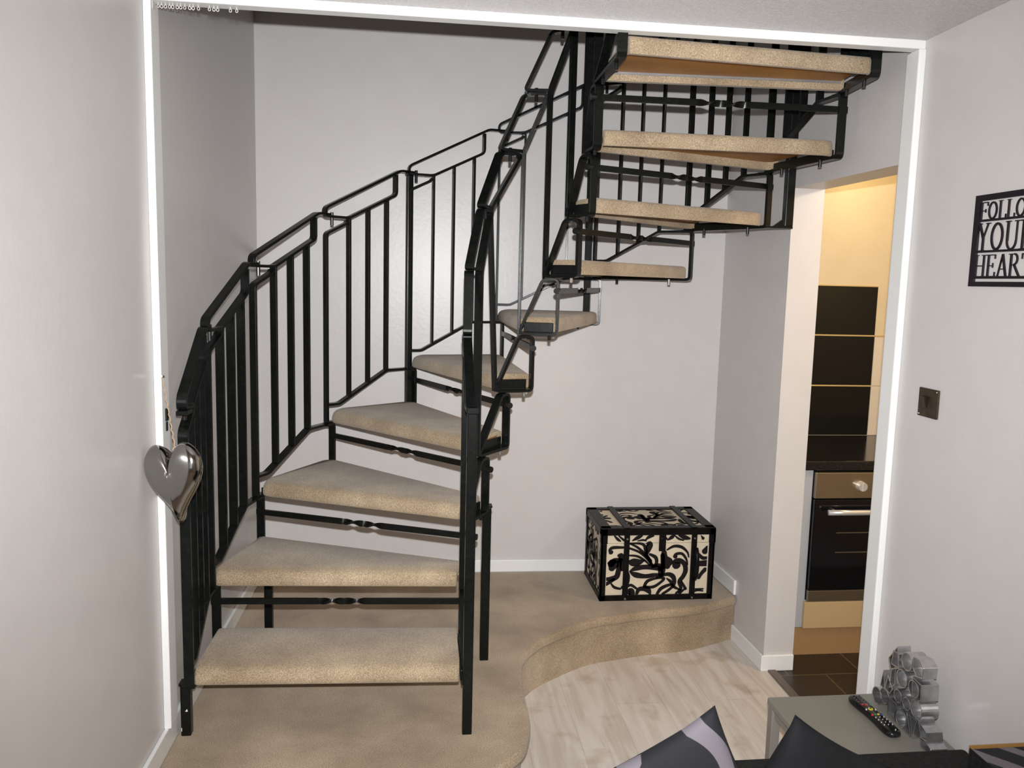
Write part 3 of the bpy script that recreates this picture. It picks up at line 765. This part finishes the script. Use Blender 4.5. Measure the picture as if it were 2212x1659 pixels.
# ------------------------------------------------------------ curtain gliders on the header
gx = [0.032, 0.041, 0.051, 0.062, 0.070, 0.082, 0.091, 0.102, 0.115, 0.124, 0.138, 0.167, 0.179, 0.189, 0.223, 0.240]
g0 = None
ordw = ['leftmost', 'second', 'third', 'fourth', 'fifth', 'sixth', 'seventh', 'eighth', 'ninth', 'tenth', 'eleventh', 'twelfth', 'thirteenth', 'fourteenth', 'fifteenth', 'rightmost']
for i, x in enumerate(gx):
    if g0 is None:
        mb = MB(); mb.cyl((0, 0, 0), (0, 0, -.006), .0012, 8)
        mb.tube([(.0035*cos(a), 0, -.0095+.0042*sin(a)) for a in [2*pi*j/12 for j in range(12)]], .0011, 6, True)
        o = mb.build('curtain_glider', M['plastic']); g0 = o
    else:
        o = g0.copy(); COL.objects.link(o)
    o.location = (x, 2.46, 2.386); o.rotation_euler = (0, 0, radians((i*37) % 50 - 25))
    lab = ('leftmost of the' if i == 0 else 'rightmost of the' if i == 15 else ordw[i] + ' from the left of the')
    tag(o, lab + ' white plastic curtain gliders hanging under the top trim', 'curtain glider', 'curtain gliders under the top trim')
eo = MB().box((0.004, 2.446, 2.366), (0.022, 2.468, 2.386)).cyl((0.013, 2.446, 2.374), (0.013, 2.444, 2.374), .003, 8).build('curtain_end_stop', M['plastic'], bevel=.002)
tag(eo, 'square white end stop of the curtain track in the top left corner', 'end stop')

# ------------------------------------------------------------ wall sign and switch on the right wall
FX = 2.27
sign = thing('wall_sign', (FX-.004, 1.88, 1.79), 'black cut-out wall sign reading FOLLOW YOUR HEART on the right wall', 'sign')
SY0, SY1, SZ0, SZ1 = 2.132, 1.868, 1.672, 1.918      # left edge (far), right edge (near)
s = MB()
s.box((FX-.007, SY0-.020, SZ0), (FX, SY0, SZ1)); s.box((FX-.007, SY1, SZ0), (FX, SY1+.020, SZ1))
s.box((FX-.007, SY1+.020, SZ1-.016), (FX, SY0-.020, SZ1)); s.box((FX-.007, SY1+.020, SZ0), (FX, SY0-.020, SZ0+.013))
s.build('frame', M['signblack'], sign)
s = MB()
for z0, z1 in ((1.846, 1.852), (1.763, 1.769), (1.693, 1.700)): s.box((FX-.006, SY1+.021, z0), (FX-.0005, SY0-.021, z1))
s.build('letter_rail', M['signblack'], sign)
def font():
    return None
SER = {   # letters as strokes on a 0..1 box: (x0,y0,x1,y1,w) and arcs (cx,cy,rx,ry,a0,a1,w)
 'F': (.78, [('l',.16,0,.16,1,.16),('l',.0,.98,.72,.98,.07),('l',.16,.52,.55,.52,.06),('l',.0,.02,.34,.02,.05),('l',.72,1,.72,.78,.06),('l',.55,.62,.55,.42,.05)]),
 'O': (1.0, [('a',.47,.5,.36,.45,0,360,.15)]),
 'L': (.78, [('l',.17,0,.17,1,.16),('l',.0,.98,.34,.98,.05),('l',.0,.02,.70,.02,.07),('l',.70,.0,.70,.24,.06)]),
 'W': (1.25, [('l',.02,.98,.30,.98,.05),('l',.15,1,.38,0,.15),('l',.38,0,.60,1,.07),('l',.60,1,.82,0,.15),('l',.82,0,1.06,1,.07),('l',.94,.98,1.2,.98,.05),('l',.46,.98,.72,.98,.05)]),
 'Y': (.95, [('l',.02,.98,.32,.98,.05),('l',.15,1,.46,.46,.15),('l',.46,.46,.76,1,.08),('l',.62,.98,.9,.98,.05),('l',.46,.5,.46,0,.16),('l',.28,.02,.64,.02,.05)]),
 'U': (1.0, [('l',.02,.98,.34,.98,.05),('l',.17,1,.17,.32,.15),('a',.46,.32,.29,.29,180,360,.12),('l',.75,.32,.75,1,.08),('l',.6,.98,.9,.98,.05)]),
 'R': (.98, [('l',.17,0,.17,1,.16),('l',.0,.98,.45,.98,.06),('l',.0,.02,.34,.02,.05),('a',.42,.76,.24,.23,-90,90,.13),('l',.17,.52,.45,.52,.06),('l',.42,.52,.86,.02,.14)]),
 'H': (1.05, [('l',.17,0,.17,1,.15),('l',.0,.98,.34,.98,.05),('l',.0,.02,.34,.02,.05),('l',.17,.5,.8,.5,.07),('l',.8,0,.8,1,.15),('l',.63,.98,.98,.98,.05),('l',.63,.02,.98,.02,.05)]),
 'E': (.85, [('l',.17,0,.17,1,.16),('l',.0,.98,.70,.98,.06),('l',.0,.02,.74,.02,.06),('l',.17,.5,.55,.5,.06),('l',.70,1,.70,.80,.06),('l',.74,0,.74,.22,.06),('l',.55,.62,.55,.4,.05)]),
 'A': (1.0, [('l',.16,.02,.47,1,.08),('l',.47,1,.82,.02,.16),('l',.28,.34,.64,.34,.06),('l',.0,.02,.30,.02,.05),('l',.62,.02,.98,.02,.05)]),
 'T': (.92, [('l',.44,0,.44,1,.16),('l',.04,.98,.84,.98,.07),('l',.04,1,.04,.76,.06),('l',.84,1,.84,.76,.06),('l',.26,.02,.62,.02,.05)]),
}
def word(txt, y0, z0, z1, width, hz=None):
    tot = sum(SER[c][0] for c in txt); sc = width/tot; hh = z1-z0; cur = 0
    for c in txt:
        adv, st = SER[c]; mb = MB()
        for q_ in st:
            if q_[0] == 'l':
                _, xa, ya, xb, yb_, wd = q_
                a = Vector((0, y0-(cur+xa)*sc, z0+ya*hh)); b = Vector((0, y0-(cur+xb)*sc, z0+yb_*hh)); d = b-a
                if d.length < 1e-6: continue
                n = Vector((0, -d.z, d.y)).normalized()
                wv = wd*(sc if abs(d.z) > abs(d.y) else hh)
                mb.obb(((a+b)/2 + Vector((FX-.0030+.0001*(len(mb.v)//8 % 5), 0, 0))), d, n, (1,0,0), d.length/2, wv/2*.72, .0022)
            else:
                _, cx1, cy1, rx, ry, a0, a1, wd = q_
                pts = [(FX-.0032, y0-(cur+cx1+rx*cos(radians(a)))*sc, z0+(cy1+ry*sin(radians(a)))*hh) for a in [a0+(a1-a0)*i/20 for i in range(21)]]
                cl = (a1-a0) >= 360
                mb.strip(pts[:-1] if cl else pts, (1,0,0), .0042, wd*sc*.66, cl)
        mb.build('letter', M['signblack'], sign)
        cur += adv
word('FOLLOW', SY0-.018, 1.850, 1.898, .228)
word('YOUR', SY0-.014, 1.767, 1.842, .222)
word('HEART', SY0-.014, 1.698, 1.757, .222)

sw = thing('light_switch', (FX-.005, 2.265, 1.323), 'square dark bronze light switch plate on the right wall below the sign', 'switch')
MB().box((FX-.009, 2.219, 1.280), (FX, 2.312, 1.367)).build('plate', M['bronze'], sw, bevel=.003)
MB().obb((FX-.011, 2.278, 1.325), (0,1,0), (.96,0,.25), (-.25,0,.96), .010, .004, .018).build('rocker', M['bronze'], sw, bevel=.001)
for yy, zz in ((2.226, 1.360), (2.305, 1.287)):
    MB().cyl((FX-.009, yy, zz), (FX-.0105, yy, zz), .0028, 10).build('screw', M['chrome'], sw)

# ------------------------------------------------------------ kitchen seen through the doorway
KX1, KY = 3.45, 3.972
kb = MB().box((2.35, KY, 0), (KX1+.1, KY+.12, 2.5)); struct(kb.build('wall_kitchen_back', M['kwall']))
struct(MB().box((KX1, 1.6, 0), (KX1+.1, KY, 2.5)).build('wall_kitchen_side', M['kwall']))
struct(MB().box((2.40, 1.5, 0), (KX1+.1, 1.6, 2.5)).build('wall_kitchen_near', M['kwall']))
struct(MB().box((2.40, 1.5, 2.35), (KX1+.1, KY+.12, 2.42)).build('ceiling', M['kwall']))
light('kitchen_lamp', 'POINT', (2.90, 3.72, 2.17), 1.7, (1.0, 0.78, 0.40), 0.03)
light('kitchen_main_lamp', 'POINT', (2.95, 2.55, 2.22), 21.0, (1.0, 0.86, 0.70), 0.06)
kl = thing('kitchen_lamp_holder', (2.90, 3.72, 2.30), 'small kitchen ceiling lamp holder above the oven, out of sight over the doorway', 'lamp')
MB().cyl((2.90, 3.72, 2.31), (2.90, 3.72, 2.35), .04, 20).cyl((2.90,3.72,2.24),(2.90,3.72,2.31),.008,10).build('rose', M['plastic'], kl)

OY = 3.374
cab = thing('oven_housing', (2.78, 3.65, 0), 'grey-sided built-in oven housing cabinet with wood drawer front and plinth in the kitchen', 'cabinet')
MB().box((2.445, OY, 0.129), (2.486, KY-.002, 0.857)).box((3.085, OY, 0.129), (3.126, KY-.002, 0.857)).box((2.486, OY+.05, 0.129), (3.085, KY-.002, 0.257)).build('carcass', M['grey_panel'], cab, bevel=.002)
MB().box((2.478, OY-.018, 0.130), (3.085, OY-.001, 0.254)).build('drawer_front', M['beech'], cab, bevel=.003)
MB().box((2.440, OY-.002, 0.0), (3.446, OY+.016, 0.128)).build('plinth', M['plinthwood'], cab)
oven = thing('built_in_oven', (2.785, 3.60, 0.258), 'black glass built-in oven with steel control panel, seen through the kitchen doorway', 'oven')
MB().box((2.490, OY+.004, 0.259), (3.082, OY+.55, 0.852)).build('casing', M['glassblack'], oven)
cp_ = MB().box((2.490, OY-.020, 0.732), (3.082, OY+.004, 0.850)).build('control_panel', M['stainless'], oven, bevel=.003)
for xx in (2.700, 2.785, 2.870):
    kn = MB().cyl((xx, OY-.045, 0.790), (xx, OY-.020, 0.790), .020, 24, .023).build('knob', M['handle'], cp_)
    MB().box((xx-.003, OY-.050, 0.772), (xx+.003, OY-.044, 0.808)).build('grip', M['handle'], kn)
dr = MB().box((2.490, OY-.024, 0.312), (3.082, OY+.003, 0.728)).build('door', M['glassblack'], oven, bevel=.003)
hd = MB().tube([(2.536, OY-.060, 0.680), (2.64, OY-.064, 0.680), (2.93, OY-.064, 0.680), (3.02, OY-.060, 0.680)], .0125, 12); hd.cyl((2.575, OY-.060, .680), (2.575, OY-.022, .680), .008, 8); hd.cyl((2.997, OY-.060, .680), (2.997, OY-.022, .680), .008, 8)
hd.build('handle', M['handle'], dr, smooth=True)
for zz in (0.485, 0.575):
    MB().box((2.60, OY-.0255, zz), (2.97, OY-.0242, zz+.004)).build('shelf_line', M['stainless'], dr)
MB().box((2.490, OY-.020, 0.259), (3.082, OY+.003, 0.308)).build('bottom_trim', M['stainless'], oven, bevel=.002)
wk = thing('kitchen_worktop', (2.9, 3.66, 0.86), 'glossy black kitchen worktop running above the oven', 'worktop')
MB().box((2.432, OY-.022, 0.860), (KX1-.002, KY-.002, 0.902)).build('slab', M['worktop'], wk, bevel=.006, seg=3)
sp = thing('splashback', (2.75, KY-.006, 0.905), 'tall panel of three glossy black tiles on the kitchen wall behind the oven', 'splashback')
for i, (z0, z1) in enumerate(((0.904, 1.160), (1.164, 1.419), (1.423, 1.671))):
    MB().box((2.50, KY-.009, z0), (3.066, KY-.0005, z1)).build('tile', M['blacktile'], sp, bevel=.0015)
MB().box((2.50, KY-.0095, 1.1585), (3.066, KY-.001, 1.1655)).box((2.50, KY-.0095, 1.4175), (3.066, KY-.001, 1.4245)).box((2.50, KY-.0095, 1.670), (3.066, KY-.001, 1.675)).build('grout_line', M['grout_gold'], sp)
ct_ = thing('cream_wall_tiles', (3.2, KY-.004, 0.905), 'low band of pale cream wall tiles right of the black splashback', 'wall tiles')
for z0, z1 in ((0.904, 1.160), (1.163, 1.415)):
    MB().box((3.070, KY-.006, z0), (3.325, KY-.0005, z1)).box((3.328, KY-.006, z0), (KX1-.002, KY-.0005, z1)).build('tile_row', M['creamtile'], ct_, bevel=.001)
MB().box((3.070, KY-.0075, 1.416), (KX1-.002, KY-.0005, 1.423)).build('grout_line', M['grout_gold'], ct_)

# ------------------------------------------------------------ side table, remote, ring sculpture
TZ = 0.378
tab = thing('side_table', (2.05, 2.12, 0), 'low grey painted side table standing against the right wall', 'table')
MB().box((1.846, 1.90, TZ-.022), (2.262, 2.322, TZ)).build('table_top', M['tablegrey'], tab, bevel=.004, seg=2)
for (x, y) in ((1.862, 2.300), (2.235, 2.300), (1.862, 1.92), (2.235, 1.92)):
    MB().box((x-.014, y-.016, 0), (x+.014, y+.016, TZ-.022)).build('leg', M['tableleg'], tab, bevel=.002)
MB().box((1.856, 1.935, TZ-.052), (1.866, 2.285, TZ-.022)).build('apron', M['tableleg'], tab)

rem = thing('remote_control', (2.112, 2.169, TZ), 'black television remote control with red, green and yellow keys lying on the grey side table', 'remote control')
A_ = Vector((2.106, 2.285, 0)); B_ = Vector((2.118, 2.053, 0)); ax = (B_-A_).normalized(); sd = Vector((-ax.y, ax.x, 0)); RL = (B_-A_).length
def rw_(s): return 0.0215 + 0.0042*cos(2*pi*s*1.0) + (0.0025 if s > .6 else 0)
rm = MB(); prof = []
NS = 28; NA = 16; vs = []
for i in range(NS+1):
    s_ = i/NS; e = math.sqrt(max(0, 1-abs(2*s_-1)**7))
    hw = (0.0225 + 0.0035*cos(2*pi*s_))*e + 1e-4; ht = 0.012*max(.12, e)
    c = A_ + ax*RL*s_
    for j in range(NA):
        a = 2*pi*j/NA; cu = abs(cos(a))**.6*(1 if cos(a) >= 0 else -1); su = abs(sin(a))**.6*(1 if sin(a) >= 0 else -1)
        p = c + sd*hw*cu; vs.append((p.x, p.y, TZ + 0.0125 + ht*su))
fs = []
for i in range(NS):
    for j in range(NA): fs.append((i*NA+j, i*NA+(j+1) % NA, (i+1)*NA+(j+1) % NA, (i+1)*NA+j))
fs += [tuple(range(NA))[::-1], tuple(range(NS*NA, (NS+1)*NA))]
rm.add(vs, fs).build('body', M['remote'], rem, smooth=True)
def key(s_, off, r, m_, name='key', h=.0022):
    c = A_ + ax*RL*s_ + sd*off
    MB().cyl((c.x, c.y, TZ+.0225), (c.x, c.y, TZ+.0250+h*.5), r, 12, r*.85).build(name, m_, rem)
for s_ in (.09, .14, .19, .24):
    for off in (-.012, 0, .012): key(s_, off, .0034, M['rubber'])
key(.31, -.009, .0042, M['red']); key(.33, .001, .0050, M['red']); key(.33, .013, .003, M['green'])
key(.43, 0.0, .0085, M['yellow']); key(.425, 0.0, .003, M['remote'], h=.005); key(.43, -.014, .0025, M['whitekey']); key(.45, .013, .0025, M['whitekey'])
key(.565, -.014, .004, M['red']); key(.565, -.005, .0035, M['green']); key(.565, .005, .0042, M['yellow']); key(.565, .014, .0035, M['blue'])
for s_ in (.63, .69, .75, .81):
    for off in (-.013, 0, .013): key(s_, off, .0016, M['whitekey'])
key(.93, .004, .0016, M['whitekey'])

scu = thing('ring_sculpture', (2.19, 2.12, TZ), 'silver metal sculpture of stacked rings and angular tube slices on the grey side table', 'sculpture')
SXF = 2.165
def ring(pts, name='ring', dep=.042, th_=.0035, x0=SXF):
    P = [(x0+dep/2, y, z) for y, z in pts]
    MB().strip(P, (1,0,0), dep, th_, True).build(name, M['silver'], scu, bevel=.0006, seg=1)
def circ(cy, cz, ry, rz, n=26): return [(cy+ry*cos(2*pi*i/n), cz+rz*sin(2*pi*i/n)) for i in range(n)]
for (cy, cz, r_, dp) in ((2.129, .526, .0255, .050), (2.117, .4075, .0265, .048), (2.050, .473, .027, .052), (2.245, .412, .0255, .045), (2.207, .4305, .0235, .050),
                         (2.141, .4650, .0190, .048), (2.097, .4640, .0180, .048), (2.070, .5240, .0240, .050), (2.112, .5860, .0250, .052)):
    ring(circ(cy, cz, r_, r_), 'ring', dp)
ring([(2.162, .607), (2.200, .556), (2.187, .528), (2.146, .549)], 'angular_slice')
ring([(2.180, .588), (2.150, .590), (2.152, .548), (2.184, .545)], 'angular_slice', .046)
ring([(2.082, .614), (2.055, .618), (2.034, .604), (2.036, .572), (2.062, .566), (2.080, .582)], 'angular_slice', .044)
ring([(2.078, .556), (2.036, .552), (2.034, .506), (2.052, .498), (2.074, .505)], 'angular_slice', .054)
ring([(2.222, .503), (2.232, .452), (2.208, .452)], 'angular_slice', .050)
ring([(2.196, .500), (2.208, .456), (2.182, .452), (2.170, .470)], 'angular_slice', .046)
ring([(2.184, .437), (2.183, .384), (2.148, .384), (2.146, .437)], 'angular_slice', .050)
ring([(2.076, .440), (2.044, .442), (2.058, .385)], 'angular_slice', .048)
ring([(2.090, .440), (2.092, .383), (2.066, .383)], 'angular_slice', .046)
ring([(2.036, .446), (1.998, .432), (1.992, .410), (2.018, .404)], 'angular_slice', .050)
ring([(2.022, .404), (2.016, .381), (1.975, .381), (1.972, .398), (2.000, .407)], 'angular_slice', .050)
ring([(2.162, .545), (2.160, .490), (2.185, .470), (2.182, .525)], 'angular_slice', .048)

# ------------------------------------------------------------ sofa and cushions at the bottom of the view
sofa = thing('sofa', (1.75, 1.2, 0), 'charcoal upholstered sofa beside the side table, only its arm in view', 'sofa')
MB().box((1.30, 0.95, 0.05), (2.098, 1.655, 0.22)).build('base', M['charcoal'], sofa, bevel=.02, seg=3)
arm = MB().prism([(1.42, 1.66), (2.098, 1.66), (2.098, 1.742), (2.146, 1.742), (2.146, 1.815), (1.42, 1.815)], 0.05, 0.500).build('arm', M['charcoal'], sofa, bevel=.012, seg=3)
MB().box((1.32, 0.97, 0.22), (2.098, 1.655, 0.30)).build('seat_cushion', M['charcoal'], sofa, bevel=.03, seg=3)
MB().box((2.101, 0.95, 0.10), (2.262, 1.735, 0.548)).build('back', M['scroll'], sofa, bevel=.006, seg=3)
MB().box((2.0985, 0.96, 0.12), (2.1005, 1.7345, 0.549)).build('back_side_panel', M['charcoal'], sofa)
MB().box((2.101, 1.7355, 0.530), (2.264, 1.740, 0.553)).build('wood_rail', M['tan'], sofa)
for (x, y) in ((1.36, 1.0), (1.45, 1.76), (2.2, 1.0), (2.12, 1.77)):
    MB().cyl((x, y, 0), (x, y, .05), .022, 14).build('foot', M['tan'], sofa)

def cushion(name, c, ux, uy, hs, thick, m_, label, shape=None):
    ux = Vector(ux).normalized(); uy = Vector(uy); uy = (uy - ux*uy.dot(ux)).normalized(); un = ux.cross(uy)
    me = bpy.data.meshes.new(name); N = 28; vs = []; fs = []
    for side in (1, -1):
        for i in range(N+1):
            for j in range(N+1):
                u = 2*i/N-1; v = 2*j/N-1
                k = (1-u*u)*(1-v*v); pin = 1 - 0.085*(1-abs(v)**2)*abs(u)**3
                pin2 = 1 - 0.085*(1-abs(u)**2)*abs(v)**3
                h = side*thick/2*(k**0.42)
                vs.append((u*hs*pin, v*hs*pin2, h))
    for s_ in (0, 1):
        o = s_*(N+1)**2
        for i in range(N):
            for j in range(N):
                a = o+i*(N+1)+j; f = (a, a+1, a+N+2, a+N+1); fs.append(f if s_ else f[::-1])
    me.from_pydata(vs, [], fs)
    bm = bmesh.new(); bm.from_mesh(me); bmesh.ops.remove_doubles(bm, verts=bm.verts, dist=1e-5); bmesh.ops.recalc_face_normals(bm, faces=bm.faces); bm.to_mesh(me); bm.free()
    for p in me.polygons: p.use_smooth = True
    me.materials.append(m_)
    o = bpy.data.objects.new(name, me); COL.objects.link(o)
    mm = Matrix.Identity(4)
    for i in range(3): mm[i][0] = ux[i]; mm[i][1] = uy[i]; mm[i][2] = un[i]; mm[i][3] = c[i]
    o.matrix_world = mm
    return tag(o, label, 'cushion', None)
u1, u2 = Vector((.45, -.10, -.87)), Vector((-.89, -.04, -.45))
c1 = cushion('scatter_cushion', Vector((1.349, 1.50, .800)) + (u1+u2)*.155, u1, u2, 0.165, 0.085, M['scroll'], 'navy scatter cushion with broad grey scrolls, its corner pointing up at the bottom edge')
u1, u2 = Vector((-.50, 0, -.87)), Vector((.87, 0, -.50))
c2 = cushion('scatter_cushion', Vector((1.577, 1.60, .722)) + (u1+u2)*.13, u1, u2, 0.138, 0.085, M['plaincush'], 'plain dark grey scatter cushion in front of the side table, beside the sofa arm')

# ------------------------------------------------------------ ceiling light of the living room (behind the camera)
lampm = bpy.data.materials.new('lit_warm_bulb'); lampm.use_nodes = True
bb_ = lampm.node_tree.nodes['Principled BSDF']; bb_.inputs['Emission Color'].default_value = (1, .74, .42, 1); bb_.inputs['Emission Strength'].default_value = 14
ch = thing('ceiling_light', (1.45, -1.1, 2.3), 'five-armed ceiling light with warm bulbs hanging behind the viewpoint', 'lamp')
MB().cyl((1.45, -1.1, 2.12), (1.45, -1.1, CZ), .009, 10).cyl((1.45, -1.1, CZ-.03), (1.45, -1.1, CZ), .05, 20).cyl((1.45, -1.1, 2.09), (1.45, -1.1, 2.15), .03, 16).build('stem', M['chrome'], ch)
for i in range(5):
    a = 2*pi*i/5+.3; bx_, by_ = 1.45+.26*cos(a), -1.1+.26*sin(a)
    ar = MB().tube([(1.45+.02*cos(a), -1.1+.02*sin(a), 2.12), (1.45+.14*cos(a), -1.1+.14*sin(a), 2.07), (bx_, by_, 2.10), (bx_, by_, 2.13)], .006, 8).build('arm', M['chrome'], ch, smooth=True)
    b_ = MB().tube([(bx_, by_, 2.13+.07*t) for t in [j/8 for j in range(9)]], lambda t: .008+.018*sin(pi*min(1, t*.93+.03)), 14).build('bulb', lampm, ar, smooth=True)
    light('bulb_light', 'POINT', (bx_, by_, 2.165), LAMP_P, (1.0, 0.58, 0.28), 0.03)
